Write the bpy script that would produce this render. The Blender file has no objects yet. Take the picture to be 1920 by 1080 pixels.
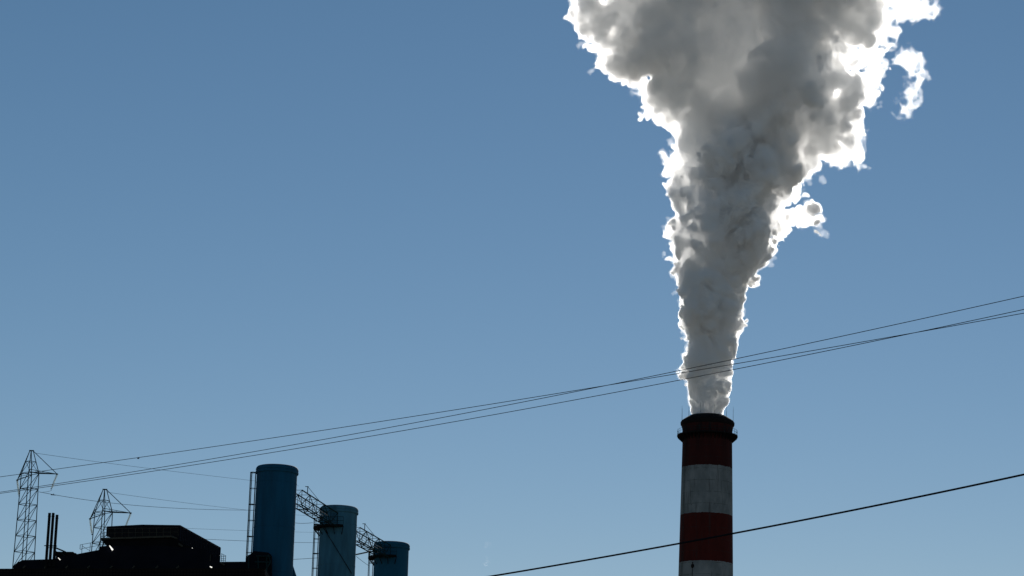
import bpy, bmesh, math, random
import numpy as np
from mathutils import Vector, Matrix

sc = bpy.context.scene
COL = sc.collection
R = math.radians

# ------------------------------------------------------------------ camera
F = 5000.0 / 1920.0            # focal length in picture widths
PITCH, ROLL = R(13.8), 0.030
CAM = Vector((0, 0, 1.7))
cd = bpy.data.cameras.new('camera')
cam = bpy.data.objects.new('camera', cd)
COL.objects.link(cam)
sc.camera = cam
cd.sensor_width = 36.0
cd.lens = 36.0 * F
cd.clip_start = 0.5
cd.clip_end = 20000
RC = Matrix.Rotation(R(90) + PITCH, 4, 'X') @ Matrix.Rotation(ROLL, 4, 'Z')
cam.matrix_world = Matrix.Translation(CAM) @ RC


def ray(px, py):
    """unit-forward direction seen at a photograph pixel"""
    return RC.to_3x3() @ Vector(((px - 960) / 5000.0, (540 - py) / 5000.0, -1.0))


def at(px, py, Y):
    d = ray(px, py)
    return CAM + d * (Y / d.y)


# ------------------------------------------------------------------ light
sun_dir = ray(1480, -170).normalized()
SUN_EL = math.asin(sun_dir.z)
SUN_AZ = math.atan2(sun_dir.x, sun_dir.y)
w = bpy.data.worlds.new('World')
sc.world = w
w.use_nodes = True
wn, wl = w.node_tree.nodes, w.node_tree.links
bg = wn['Background']
sky = wn.new('ShaderNodeTexSky')
sky.sky_type = 'NISHITA'
sky.sun_disc = False
sky.sun_elevation = SUN_EL
sky.sun_rotation = SUN_AZ
sky.altitude = 300
sky.air_density = 1.0
sky.dust_density = 0.01
sky.ozone_density = 3.0
sp_ = wn.new('ShaderNodeSeparateColor')
cb_ = wn.new('ShaderNodeCombineColor')
wl.new(sky.outputs[0], sp_.inputs[0])
for k_, (g_, m_) in enumerate(((1.38, 0.63), (1.17, 0.79), (1.20, 0.69))):   # clearer, deeper blue than the raw sky
    pw = wn.new('ShaderNodeMath')
    pw.operation = 'POWER'
    pw.inputs[1].default_value = g_
    ml = wn.new('ShaderNodeMath')
    ml.operation = 'MULTIPLY'
    ml.inputs[1].default_value = m_
    wl.new(sp_.outputs[k_], pw.inputs[0])
    wl.new(pw.outputs[0], ml.inputs[0])
    wl.new(ml.outputs[0], cb_.inputs[k_])
wl.new(cb_.outputs[0], bg.inputs[0])
bg.inputs[1].default_value = 0.052
sd = bpy.data.lights.new('sun', 'SUN')
sd.energy = 3.4
sd.angle = R(0.53)
sd.color = (1.0, 0.95, 0.87)
sun = bpy.data.objects.new('sun', sd)
COL.objects.link(sun)
sun.rotation_euler = sun_dir.to_track_quat('Z', 'Y').to_euler()
sc.view_settings.view_transform = 'Standard'
sc.view_settings.look = 'None'
sc.view_settings.exposure = 0.0
sc.view_settings.gamma = 1.0
cy = sc.cycles
cy.max_bounces = 64
cy.volume_bounces = 64
cy.diffuse_bounces = 3
cy.glossy_bounces = 3
cy.transmission_bounces = 4
cy.transparent_max_bounces = 64
cy.use_denoising = True

# ------------------------------------------------------------------ helpers
MATS = {}


def mat(name, color, rough=0.7, metal=0.0, noise=0.25, scale=1.0, rust=None, stretch=(1, 1, 1), spec=0.3):
    if name in MATS:
        return MATS[name]
    m = bpy.data.materials.new(name)
    m.use_nodes = True
    n, l = m.node_tree.nodes, m.node_tree.links
    b = n['Principled BSDF']
    b.inputs['Roughness'].default_value = rough
    b.inputs['Metallic'].default_value = metal
    b.inputs['Specular IOR Level'].default_value = spec
    tc = n.new('ShaderNodeTexCoord')
    mp = n.new('ShaderNodeMapping')
    mp.inputs['Scale'].default_value = stretch
    l.new(tc.outputs['Object'], mp.inputs[0])
    nz = n.new('ShaderNodeTexNoise')
    nz.inputs['Scale'].default_value = scale
    nz.inputs['Detail'].default_value = 6
    l.new(mp.outputs[0], nz.inputs[0])
    rp = n.new('ShaderNodeValToRGB')
    c = Vector(color)
    lo = c * (1 - noise)
    rp.color_ramp.elements[0].position = 0.35
    rp.color_ramp.elements[1].position = 0.65
    rp.color_ramp.elements[0].color = (*(rust if rust else lo), 1)
    rp.color_ramp.elements[1].color = (*c, 1)
    l.new(nz.outputs[0], rp.inputs[0])
    l.new(rp.outputs[0], b.inputs['Base Color'])
    MATS[name] = m
    return m


def props(o, label=None, cat=None, group=None, kind=None):
    for k, v in (('label', label), ('category', cat), ('group', group), ('kind', kind)):
        if v:
            o[k] = v
    return o


def empty(name, loc, label, cat, group=None, rz=0.0):
    o = bpy.data.objects.new(name, None)
    COL.objects.link(o)
    o.location = loc
    o.rotation_euler.z = rz
    o.empty_display_size = 0.5
    return props(o, label, cat, group)


class MB:
    """collects geometry for one mesh object"""

    def __init__(s):
        s.v, s.f = [], []

    def add(s, verts, faces):
        k = len(s.v)
        s.v += [tuple(p) for p in verts]
        s.f += [tuple(i + k for i in q) for q in faces]
        return s

    def box(s, c, size, rz=0.0, mtx=None):
        hx, hy, hz = size[0] / 2, size[1] / 2, size[2] / 2
        pts = [Vector((x * hx, y * hy, z * hz)) for x in (-1, 1) for y in (-1, 1) for z in (-1, 1)]
        m = mtx if mtx is not None else Matrix.Rotation(rz, 3, 'Z')
        pts = [Vector(c) + m @ p for p in pts]
        return s.add(pts, [(0, 1, 3, 2), (4, 6, 7, 5), (0, 4, 5, 1), (2, 3, 7, 6), (0, 2, 6, 4), (1, 5, 7, 3)])

    def bar(s, a, b, r, n=6, r2=None):
        a, b = Vector(a), Vector(b)
        d = (b - a)
        if d.length < 1e-6:
            return s
        q = d.to_track_quat('Z', 'Y')
        r2 = r if r2 is None else r2
        pts = []
        for p, rr in ((a, r), (b, r2)):
            for i in range(n):
                t = 2 * math.pi * (i + .5) / n
                pts.append(p + q @ Vector((rr * math.cos(t), rr * math.sin(t), 0)))
        fs = [(i, (i + 1) % n, n + (i + 1) % n, n + i) for i in range(n)]
        fs += [tuple(range(n - 1, -1, -1)), tuple(range(n, 2 * n))]
        return s.add(pts, fs)

    def tube(s, pts, r, n=6, closed=False):
        pts = [Vector(p) for p in pts]
        N = len(pts)
        vs = []
        for i, p in enumerate(pts):
            a = pts[i - 1] if (i or closed) else p
            b = pts[(i + 1) % N] if (i < N - 1 or closed) else p
            q = (b - a).normalized().to_track_quat('Z', 'Y')
            for j in range(n):
                t = 2 * math.pi * j / n
                vs.append(p + q @ Vector((r * math.cos(t), r * math.sin(t), 0)))
        fs = []
        for i in range(N if closed else N - 1):
            k = (i + 1) % N
            for j in range(n):
                fs.append((i * n + j, i * n + (j + 1) % n, k * n + (j + 1) % n, k * n + j))
        if not closed:
            fs += [tuple(range(n - 1, -1, -1)), tuple((N - 1) * n + j for j in range(n))]
        return s.add(vs, fs)

    def lathe(s, prof, c=(0, 0, 0), n=64, a0=0.0, a1=2 * math.pi):
        full = abs(a1 - a0 - 2 * math.pi) < 1e-6
        m = n if full else n + 1
        vs = []
        for (r, z) in prof:
            for i in range(m):
                t = a0 + (a1 - a0) * i / n
                vs.append((c[0] + r * math.cos(t), c[1] + r * math.sin(t), c[2] + z))
        fs = []
        for k in range(len(prof) - 1):
            for i in range(n):
                j = (i + 1) % m
                fs.append((k * m + i, k * m + j, (k + 1) * m + j, (k + 1) * m + i))
        return s.add(vs, fs)

    def ring(s, c, r, tr, n=32, k=6, a0=0, a1=2 * math.pi):
        full = abs(a1 - a0 - 2 * math.pi) < 1e-6
        pts = [(c[0] + r * math.cos(a0 + (a1 - a0) * i / n), c[1] + r * math.sin(a0 + (a1 - a0) * i / n), c[2]) for i in range(n if full else n + 1)]
        return s.tube(pts, tr, k, closed=full)

    def build(s, name, m, parent=None, smooth=False):
        me = bpy.data.meshes.new(name)
        me.from_pydata(s.v, [], s.f)
        me.materials.append(m)
        if smooth:
            for p in me.polygons:
                p.use_smooth = True
            try:
                me.set_sharp_from_angle(angle=R(35))
            except Exception:
                pass
        me.update()
        o = bpy.data.objects.new(name, me)
        COL.objects.link(o)
        if parent:
            o.parent = parent
        return o

# ================================================================== ground
gm = mat('ground_soil', (0.22, 0.19, 0.14), 0.95, noise=0.5, scale=0.05)
g = MB()
NG = 40
for i in range(NG + 1):
    for j in range(NG + 1):
        x, y = (i / NG - .5) * 16000, (j / NG - .5) * 16000 + 2000
        g.v.append((x, y, 0.0))
g.f = [(i * (NG + 1) + j, (i + 1) * (NG + 1) + j, (i + 1) * (NG + 1) + j + 1, i * (NG + 1) + j + 1) for i in range(NG) for j in range(NG)]
props(g.build('ground', gm), kind='structure')

CH_Y = 650.0
# ================================================================== smokestack
def pz(px, py, Y):
    return at(px, py, Y).z


def stack_material():
    m = bpy.data.materials.new('banded_concrete')
    m.use_nodes = True
    n, l = m.node_tree.nodes, m.node_tree.links
    b = n['Principled BSDF']
    b.inputs['Roughness'].default_value = 0.9
    b.inputs['Specular IOR Level'].default_value = 0.15
    tc = n.new('ShaderNodeTexCoord')
    sx = n.new('ShaderNodeSeparateXYZ')
    l.new(tc.outputs['Object'], sx.inputs[0])

    def math_(op, a, b_=None, c=None):
        k = n.new('ShaderNodeMath')
        k.operation = op
        for i, v in enumerate((a, b_, c)):
            if v is None:
                continue
            if isinstance(v, (int, float)):
                k.inputs[i].default_value = v
            else:
                l.new(v, k.inputs[i])
        return k.outputs[0]

    def noise(scale, sz, detail=5, rough=0.6):
        mp = n.new('ShaderNodeMapping')
        mp.inputs['Scale'].default_value = (1, 1, sz)
        l.new(tc.outputs['Object'], mp.inputs[0])
        nz = n.new('ShaderNodeTexNoise')
        nz.inputs['Scale'].default_value = scale
        nz.inputs['Detail'].default_value = detail
        nz.inputs['Roughness'].default_value = rough
        l.new(mp.outputs[0], nz.inputs[0])
        return nz.outputs[0]

    def mix(f, a, b_, blend='MIX'):
        k = n.new('ShaderNodeMix')
        k.data_type = 'RGBA'
        k.blend_type = blend
        if isinstance(f, (int, float)):
            k.inputs[0].default_value = f
        else:
            l.new(f, k.inputs[0])
        for i, v in ((6, a), (7, b_)):
            if isinstance(v, tuple):
                k.inputs[i].default_value = (*v, 1)
            else:
                l.new(v, k.inputs[i])
        return k.outputs[2]

    def ramp(v, lo, hi):
        k = n.new('ShaderNodeMapRange')
        k.clamp = True
        k.inputs[1].default_value = lo
        k.inputs[2].default_value = hi
        l.new(v, k.inputs[0])
        return k.outputs[0]
    z = sx.outputs[2]
    edge = math_('MULTIPLY', math_('SUBTRACT', noise(1.4, 1.0, 8, .7), 0.5), 0.7)
    ze = math_('ADD', z, edge)
    # bands of equal height, counted down from the first red to white edge
    q = math_('DIVIDE', math_('SUBTRACT', Z_BAND, ze), BAND)
    odd = math_('GREATER_THAN', math_('FRACT', math_('MULTIPLY', q, 0.5)), 0.5)
    above = math_('LESS_THAN', q, 0.0)
    red_f = math_('MAXIMUM', odd, above)
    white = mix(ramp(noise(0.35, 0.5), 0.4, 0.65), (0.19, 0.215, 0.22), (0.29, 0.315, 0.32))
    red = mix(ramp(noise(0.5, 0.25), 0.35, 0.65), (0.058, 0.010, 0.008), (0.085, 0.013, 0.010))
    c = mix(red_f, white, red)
    # soot running down from the crown
    soot = math_('MULTIPLY', ramp(z, Z_BAND - 3.0, Z_WALK + 1.0), ramp(noise(0.9, 0.04, 5), 0.33, 0.58))
    soot = math_('MAXIMUM', soot, math_('MULTIPLY', above, 0.5))
    c = mix(math_('MULTIPLY', soot, 0.9), c, (0.012, 0.009, 0.010))
    # pour joints with leached blots under them
    fr = math_('FRACT', math_('DIVIDE', z, 2.9))
    joint = math_('MULTIPLY', math_('LESS_THAN', fr, 0.035), ramp(noise(0.7, 0.3), 0.42, 0.58))
    blot = math_('MULTIPLY', ramp(noise(1.6, 1.0, 3), 0.64, 0.70), ramp(fr, 0.45, 1.0))
    dirt = math_('MINIMUM', math_('ADD', math_('MULTIPLY', joint, 0.7), math_('MULTIPLY', blot, 0.65)), 1.0)
    drip = math_('MULTIPLY', ramp(noise(1.3, 0.08, 5), 0.58, 0.68), 0.45)
    dirt = math_('MAXIMUM', dirt, drip)
    c = mix(dirt, c, (0.035, 0.034, 0.032))
    l.new(c, b.inputs['Base Color'])
    bp = n.new('ShaderNodeBump')
    bp.inputs['Strength'].default_value = 0.35
    bp.inputs['Distance'].default_value = 0.05
    l.new(noise(2.2, 1.0), bp.inputs['Height'])
    l.new(bp.outputs[0], b.inputs['Normal'])
    return m


SC = at(1326.6, 794, CH_Y)
CX = SC.x
MPX = CH_Y / 5000 / 0.983
Z_TOP = pz(1326, 781, CH_Y)
Z_CAP = pz(1326, 794, CH_Y)
Z_WALK = pz(1326, 818, CH_Y)
Z_BAND = pz(1326, 879, CH_Y)
BAND = Z_BAND - pz(1326, 968, CH_Y)
stackm = stack_material()
dark = mat('sooty_steel', (0.014, 0.013, 0.014), 0.9, noise=0.4, scale=2, spec=0.1)
steelm = mat('painted_steel_lattice', (0.018, 0.048, 0.052), 1.0, noise=0.4, scale=3, spec=0.0)
st = empty('smokestack', (CX, CH_Y, 0), 'tall red and white banded smokestack with steam pouring out of its mouth', 'smokestack')
zb = pz(1326, 1078, CH_Y)
r_at = lambda z: 6.25 + (Z_BAND - z) / (Z_BAND - zb) * 0.42
prof = [(r_at(0), 0.0)]
for k in range(1, 60):
    z = Z_WALK * k / 59
    prof.append((r_at(z), z))
prof += [(6.14, Z_WALK + 0.9), (6.22, Z_CAP - 1.6), (6.42, Z_CAP - 0.8)]
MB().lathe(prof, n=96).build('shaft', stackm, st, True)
MB().lathe([(6.44, Z_CAP - 0.8), (6.66, Z_CAP - 0.45), (6.7, Z_CAP + 0.1), (6.5, Z_CAP + 0.45), (6.2, Z_CAP + 0.7), (5.0, Z_TOP - 0.25), (4.55, Z_TOP), (4.42, Z_TOP - 0.1), (4.42, Z_TOP - 14)], n=96).build('crown', dark, st, True)
g = MB()
g.lathe([(6.1, Z_WALK - 0.2), (7.5, Z_WALK - 0.2), (7.52, Z_WALK - 0.1), (7.5, Z_WALK + 0.12), (6.1, Z_WALK + 0.12)], n=96)
for i in range(40):
    a = 2 * math.pi * (i + .5) / 40
    c, s = math.cos(a), math.sin(a)
    nrm = Vector((-s, c, 0)) * .05
    tri = [Vector((6.15 * c, 6.15 * s, Z_WALK - .1)), Vector((7.4 * c, 7.4 * s, Z_WALK - .1)), Vector((7.4 * c, 7.4 * s, Z_WALK - .45)), Vector((6.15 * c, 6.15 * s, Z_WALK - 1.6))]
    g.add([v + nrm for v in tri] + [v - nrm for v in tri], [(0, 1, 2, 3), (7, 6, 5, 4), (0, 4, 5, 1), (1, 5, 6, 2), (2, 6, 7, 3), (3, 7, 4, 0)])
gal = g.build('gallery', dark, st, True)
g = MB()
for hz in (0.65, 1.25):
    g.ring((0, 0, Z_WALK + 0.12 + hz), 7.42, 0.03, 96, 5)
for i in range(36):
    a = 2 * math.pi * i / 36
    x, y = 7.42 * math.cos(a), 7.42 * math.sin(a)
    g.bar((x, y, Z_WALK + 0.1), (x, y, Z_WALK + 1.4), 0.035, 5)
g.build('railing', steelm, gal)
for i in range(12):
    a = 2 * math.pi * (i + .35) / 12
    c, s = math.cos(a), math.sin(a)
    MB().bar((6.55 * c, 6.55 * s, Z_CAP - 0.3), (6.55 * c, 6.55 * s, Z_TOP + 2.3), 0.04, 5, 0.02).build('lightning_rod', steelm, st)
# opening with a lamp hood under the second white band, and its conduit
p = at(1295.5, 1067, CH_Y)
aa = math.asin((p.x - CX) / r_at(p.z))
ox, oy = math.sin(aa), -math.cos(aa)
rr_ = r_at(p.z)
g = MB()
q_ = Vector((ox, oy, 0)).to_track_quat('Z', 'Y')
pts = []
for k in range(20):
    t = 2 * math.pi * k / 20
    pts.append(Vector((ox * rr_, oy * rr_, p.z)) + Vector((-oy, ox, 0)) * 0.42 * math.cos(t) + Vector((0, 0, 0.52 * math.sin(t))))
back = [v - Vector((ox, oy, 0)) * 0.15 for v in pts]
front = [v + Vector((ox, oy, 0)) * 0.10 for v in pts]
g.add(back + front, [(i, (i + 1) % 20, 20 + (i + 1) % 20, 20 + i) for i in range(20)] + [tuple(range(20, 40))])
g.bar((ox * rr_, oy * rr_, p.z + .45), (ox * (rr_ + .1), oy * (rr_ + .1), p.z + 1.0), 0.09, 6)
g.bar((ox * (rr_ + .08), oy * (rr_ + .08), p.z - .4), (ox * (rr_ + .25), oy * (rr_ + .25), p.z - 12), 0.05, 6)
g.build('flue_port', dark, st)
# climbing ladder on the shaft
g = MB()
al = R(-62)
lx, ly = math.sin(al), -math.cos(al)
for s_ in (-.25, .25):
    g.bar((lx * (r_at(0) + .3) - ly * s_, ly * (r_at(0) + .3) + lx * s_, 2), (lx * (r_at(Z_WALK) + .25) - ly * s_, ly * (r_at(Z_WALK) + .25) + lx * s_, Z_WALK), 0.03, 4)
for k in range(300):
    z = 2.5 + k * (Z_WALK - 3) / 300
    rr2 = r_at(z) + .28
    g.bar((lx * rr2 - ly * .25, ly * rr2 + lx * .25, z), (lx * rr2 + ly * .25, ly * rr2 - lx * .25, z), 0.018, 4)
g.build('ladder', steelm, st)

# ================================================================== blue flue stacks
blue = mat('blue_paint', (0.002, 0.108, 0.210), 0.8, noise=0.35, scale=0.9, stretch=(1, 1, .12))
blue2 = mat('weathered_teal_paint', (0.065, 0.225, 0.325), 0.85, noise=0.45, scale=0.8, stretch=(1, 1, .2))
blue3 = mat('blue_paint_clean', (0.004, 0.108, 0.195), 0.8, noise=0.2, scale=0.35, stretch=(1, 1, .3))
STK = [(520.1, 875.5, 350.0, blue, 'nearest and tallest looking of the three blue flue stacks beside the dark boiler house'),
       (635.9, 951.3, 385.0, blue2, 'middle flue stack in greyer weathered teal with a platform on its left side'),
       (734.8, 1018.4, 414.0, blue3, 'smallest and rightmost of the three blue flue stacks')]
stack_pos = []
RS = 2.68
for i, (px, py, Y, m_, lab) in enumerate(STK):
    c = at(px, py, Y)
    stack_pos.append(c)
    t = empty('flue_stack', (c.x, c.y, 0), lab, 'stack', 'blue steel flue stacks standing in a row')
    H = c.z
    g = MB().lathe([(RS + .25, 0), (RS + .12, H * .5), (RS, H - 1.2), (RS, H - .95), (RS - .12, H - .95), (RS - .12, H - 6)], n=72)
    for zz in np.arange(6.0, H - 2, 6.0):
        g.lathe([(RS + .25 - .25 * zz / H - .02, zz - .05), (RS + .27 - .25 * zz / H, zz - .03), (RS + .27 - .25 * zz / H, zz + .03), (RS + .25 - .25 * zz / H - .02, zz + .05)], n=72)
    g.build('shell', m_, t, True)
    g = MB()
    g.lathe([(RS - .1, H - 1.02), (RS + .14, H - .98), (RS + .17, H - .92), (RS + .17, H - .72), (RS + .1, H - .66), (RS + .1, H - .58), (RS + .16, H - .52), (RS + .15, H - .4), (RS + .08, H - .2), (RS - .05, H - .06), (RS - .22, H), (RS - .4, H), (RS - .4, H - 3)], n=72)
    g.build('rim', m_, t, True)
    # caged ladder on the left side
    top = {0: pz(475, 886, Y), 1: pz(590, 983, Y), 2: pz(690, 1030, Y)}[i]
    g = MB()
    bx = -(RS + .12)
    zlo = 3.0
    for s_ in (-.28, .28):
        g.bar((bx - .1, s_, zlo), (bx - .02, s_, top), 0.045, 5)
    k = 0
    z = zlo
    while z < top:
        g.bar((bx - .06, -.28, z), (bx - .06, .28, z), 0.018, 4)
        z += 0.4
    lad = g.build('ladder', steelm, t)
    g = MB()
    hz = 2.14
    n_h = int((top - 4) / hz)
    for k in range(n_h):
        z = top - k * hz
        g.ring((bx - .35, 0, z), .38, 0.055 if k % 2 == 0 else .035, 16, 5)
        g.bar((bx - .05, .3, z), (bx + .15, .3, z), 0.03, 4)
        g.bar((bx - .05, -.3, z), (bx + .15, -.3, z), 0.03, 4)
    for a in (120, 150, 180, 210, 240):
        x_, y_ = bx - .35 + .38 * math.cos(R(a)), .38 * math.sin(R(a))
        g.bar((x_, y_, top - n_h * hz), (x_, y_, top + .05), 0.038, 4)
    g.build('safety_cage', steelm, lad)
    if i:
        # half-ring platform with railing on the left front
        zp = {1: pz(605, 983, Y - 3), 2: pz(712, 1040, Y - 3)}[i]
        a0, a1 = R(150), R(285)
        g = MB()
        NN = 18
        ring_pts = []
        for k in range(NN + 1):
            a = a0 + (a1 - a0) * k / NN
            for rr2, zz in ((RS, zp), (RS + .95, zp), (RS + .95, zp - .28), (RS, zp - .28)):
                ring_pts.append((rr2 * math.cos(a), rr2 * math.sin(a), zz))
        fs = []
        for k in range(NN):
            for j in range(4):
                fs.append((k * 4 + j, k * 4 + (j + 1) % 4, k * 4 + 4 + (j + 1) % 4, k * 4 + 4 + j))
        fs += [(0, 1, 2, 3), (NN * 4 + 3, NN * 4 + 2, NN * 4 + 1, NN * 4)]
        g.add(ring_pts, fs)
        for k in range(0, NN + 1, 3):
            a = a0 + (a1 - a0) * k / NN
            c_, s_ = math.cos(a), math.sin(a)
            g.bar((RS * c_, RS * s_, zp - 1.3), ((RS + .9) * c_, (RS + .9) * s_, zp - .25), 0.06, 5)
        pf = g.build('platform', dark, t)
        g = MB()
        for hh in (.55, 1.1):
            g.ring((0, 0, zp + hh), RS + .9, 0.035, 20, 5, a0, a1)
        for k in range(0, NN + 1, 2):
            a = a0 + (a1 - a0) * k / NN
            g.bar(((RS + .9) * math.cos(a), (RS + .9) * math.sin(a), zp), ((RS + .9) * math.cos(a), (RS + .9) * math.sin(a), zp + 1.1), 0.035, 4)
        g.build('railing', steelm, pf)
    if i == 1:
        # a conduit slanting down across the shell
        g = MB()
        pts = []
        for k in range(25):
            u = k / 24
            px_, py_ = 607 + (660 - 607) * u, 992 + (1078 - 992) * u
            w_ = at(px_, py_, Y)
            dx = max(-1, min(1, (w_.x - c.x) / (RS + .1)))
            a = math.asin(dx)
            pts.append(((RS + .14) * math.sin(a), -(RS + .14) * math.cos(a), w_.z))
        g.tube(pts, 0.05, 5)
        g.build('conduit', dark, t)

# hood and flue duct at the foot of the first stack, seen at the frame's lower edge
c0 = stack_pos[0]
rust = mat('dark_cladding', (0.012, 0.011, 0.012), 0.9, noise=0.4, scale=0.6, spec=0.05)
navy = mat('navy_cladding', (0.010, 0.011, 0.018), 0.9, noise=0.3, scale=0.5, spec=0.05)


def prism(px_pts, Y, depth, mb=None):
    mb = mb or MB()
    P = [at(x, y, Y) for x, y in px_pts]
    n = len(P)
    Bk = [p_ + Vector((0, depth, 0)) for p_ in P]
    return mb.add(P + Bk, [tuple(range(n)), tuple(range(2 * n - 1, n - 1, -1))] + [(i, n + i, n + (i + 1) % n, (i + 1) % n) for i in range(n)])


t = bpy.data.objects['flue_stack']
o = prism([(460.5, 1046), (464, 1041.5), (471, 1038), (476, 1033), (503, 1036), (508, 1040), (509, 1130), (458, 1130)], 345.5, 3.2).build('duct_hood', navy)
o.parent = t
o.matrix_parent_inverse = Matrix.Translation(-t.location)
g = MB()
for a, b in (((480, 1043), (507, 1043)), ((478, 1054), (506, 1054)), ((503, 1040), (507, 1054)), ((507, 1054), (500, 1066)), ((466, 1043), (466, 1078)), ((484, 1043), (484, 1078)), ((500, 1043), (500, 1078))):
    g.bar(at(a[0], a[1], 345.3), at(b[0], b[1], 345.3), 0.1, 5)
o = g.build('hood_frame', steelm)
o.parent = t
o.matrix_parent_inverse = Matrix.Translation(-t.location)
o = prism([(545.5, 1052), (548, 1058), (556, 1082), (566, 1130), (530, 1130), (530, 1052)], 350.5, 1.8).build('flue_duct', blue)
o.parent = t
o.matrix_parent_inverse = Matrix.Translation(-t.location)


# ------------------------------------------------------------------ truss bridges between the stacks
def truss(A, B, w_, h_, n, label):
    A, B = Vector(A), Vector(B)
    t = empty('truss_bridge', A, label, 'bridge', 'lattice footbridges joining the flue stacks')
    d = B - A
    side = Vector((d.y, -d.x, 0)).normalized() * (w_ / 2)
    up = Vector((0, 0, h_))
    node = lambda k, s, v: d * (k / n) + side * s + up * v
    ch = MB()
    for s in (-1, 1):
        for v in (0, 1):
            ch.bar(node(0, s, v), node(n, s, v), 0.095, 6)
    ch.build('chord', steelm, t)
    w = MB()
    for k in range(n + 1):
        for s in (-1, 1):
            w.bar(node(k, s, 0), node(k, s, 1), 0.055, 4)
        w.bar(node(k, -1, 0), node(k, 1, 0), 0.055, 4)
        w.bar(node(k, -1, 1), node(k, 1, 1), 0.04, 4)
        if k < n:
            for s in (-1, 1):
                w.bar(node(k, s, k % 2), node(k + 1, s, 1 - k % 2), 0.055, 4)
            w.bar(node(k, -1, 0), node(k + 1, 1, 0), 0.035, 4)
            w.bar(node(k, 1, 1), node(k + 1, -1, 1), 0.035, 4)
    w.build('lattice', steelm, t)
    h = MB()
    for s in (-.45, .45):
        h.bar(node(0, s, .5), node(n, s, .5), 0.035, 5)
    h.bar(node(0, .1, .06), node(n, .1, .06), 0.09, 6)
    h.build('pipe_run', dark, t)
    m = MB()
    m.bar(node(0.7, 1, 1), node(0.7, 1, 1) + Vector((0, 0, 1.0)), 0.06, 5)
    m.bar(node(0.7, 1, 1) + Vector((-.35, 0, .95)), node(0.7, 1, 1) + Vector((.12, 0, .95)), 0.05, 5)
    m.bar(node(0.7, 1, 1) + Vector((0, 0, .95)), node(2.4, 1, 1), 0.03, 4)
    m.build('mast', steelm, t)
    return t


sp = stack_pos
truss(at(554, 946, 352.5), at(622, 987, 381.8), 1.6, 1.95, 5, 'lattice footbridge from the nearest blue stack to the middle one')
truss(at(664, 1014, 387.5), at(722, 1046, 410.8), 1.6, 1.95, 5, 'lattice footbridge from the middle stack to the smallest blue stack')
# pale pipe arm by the third stack's ladder
g = MB()
pale = mat('pale_galvanised', (0.22, 0.21, 0.18), 0.8, metal=0.0, noise=0.3, scale=3)
g.bar(at(667, 1040, 409), at(690, 1035, 409), 0.11, 6)
g.bar(at(690, 1035, 409), at(693, 1033, 411), 0.09, 6)
props(g.build('pipe_arm', pale), 'pale pipe arm reaching left from the ladder of the smallest stack', 'pipe')
g = MB()
g.tube([at(668 + 24 * u, 1043 + 60 * u * (1 - u) * .35 + 18 * u * u, 409) for u in np.linspace(0, 1, 9)], 0.03, 4)
props(g.build('hanging_cable', steelm), 'thin slack cable hanging below the pale pipe arm', 'cable')

# ================================================================== boiler house
BH = 345.0
bh = empty('boiler_house', (at(250, 1066, BH).x, BH, 0), 'low black boiler house with an overhanging rooftop cabin, backlit against the sky', 'building')


def under(o, par):
    o.parent = par
    loc = par.matrix_world.translation if par.matrix_world.translation.length > 0 else par.location
    o.matrix_parent_inverse = Matrix.Translation(-Vector(par.location))
    return o


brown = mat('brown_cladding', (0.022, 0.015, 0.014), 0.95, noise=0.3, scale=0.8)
def down(pts, x0, x1, yb=1500):
    return pts + [(x1, yb), (x0, yb)]


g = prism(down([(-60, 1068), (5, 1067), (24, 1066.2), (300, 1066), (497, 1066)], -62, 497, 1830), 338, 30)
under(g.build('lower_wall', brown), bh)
g = MB()
for k in range(90):
    x = -50 + k * 6.05
    a, b = at(x, 1068.5, 337.97), at(x, 1096, 337.97)
    g.box((a + b) / 2, (.05, .06, (a - b).length))
under(g.build('wall_rib', navy), bh)
g = MB()
for y_ in (1066.6, 1072.5, 1078):
    a, b = at(-58, y_ + 1.0, 337.93), at(496, y_, 337.93)
    g.bar(a, b, 0.06 if y_ > 1067 else .11, 4)
under(g.build('fascia', rust), bh)
up_ = [(24.5, 1066.5), (25, 1061), (32, 1055), (42.5, 1050), (83, 1048.8), (104, 1048), (104.5, 1045), (107.5, 1043.6), (128, 1041), (142, 1039.3), (155, 1036.8), (178, 1032.3), (185.5, 1031), (186.5, 1024.8), (193, 1024), (199, 1023.5), (300, 1023), (385, 1030), (412.5, 1053.4), (461, 1053), (498, 1056), (498, 1066.5)]
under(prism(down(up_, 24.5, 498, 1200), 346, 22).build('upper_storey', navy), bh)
# rooftop cabin: front face, overhanging sill, long side wall running away to the right
ZS = pz(338, 1007, 352)
cab_top = [(200, 987), (266, 983.5), (338, 984.5)]
F0, F1, F2 = (at(x, y, 352) for x, y in cab_top)
G2 = at(414, 1026.5, 369)
G0 = F0 + (G2 - F2)
G1 = F1 + (G2 - F2)
zb_ = pz(338, 1009, 352)
zlow = pz(338, 1040, 352)
cab = MB()
base = [Vector((v.x, v.y, zb_)) for v in (F0, F2, G2, G0)]
low = [Vector((v.x, v.y, zlow - 1)) for v in (F2, G2)]
cab.add([F0, F1, F2, G2, G1, G0] + base, [(0, 1, 2, 7, 6), (2, 3, 8, 7), (0, 6, 9, 5), (0, 5, 4, 1), (1, 4, 3, 2), (6, 7, 8, 9), (3, 4, 5, 9, 8)])
cabin = under(cab.build('rooftop_cabin', navy), bh)
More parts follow.
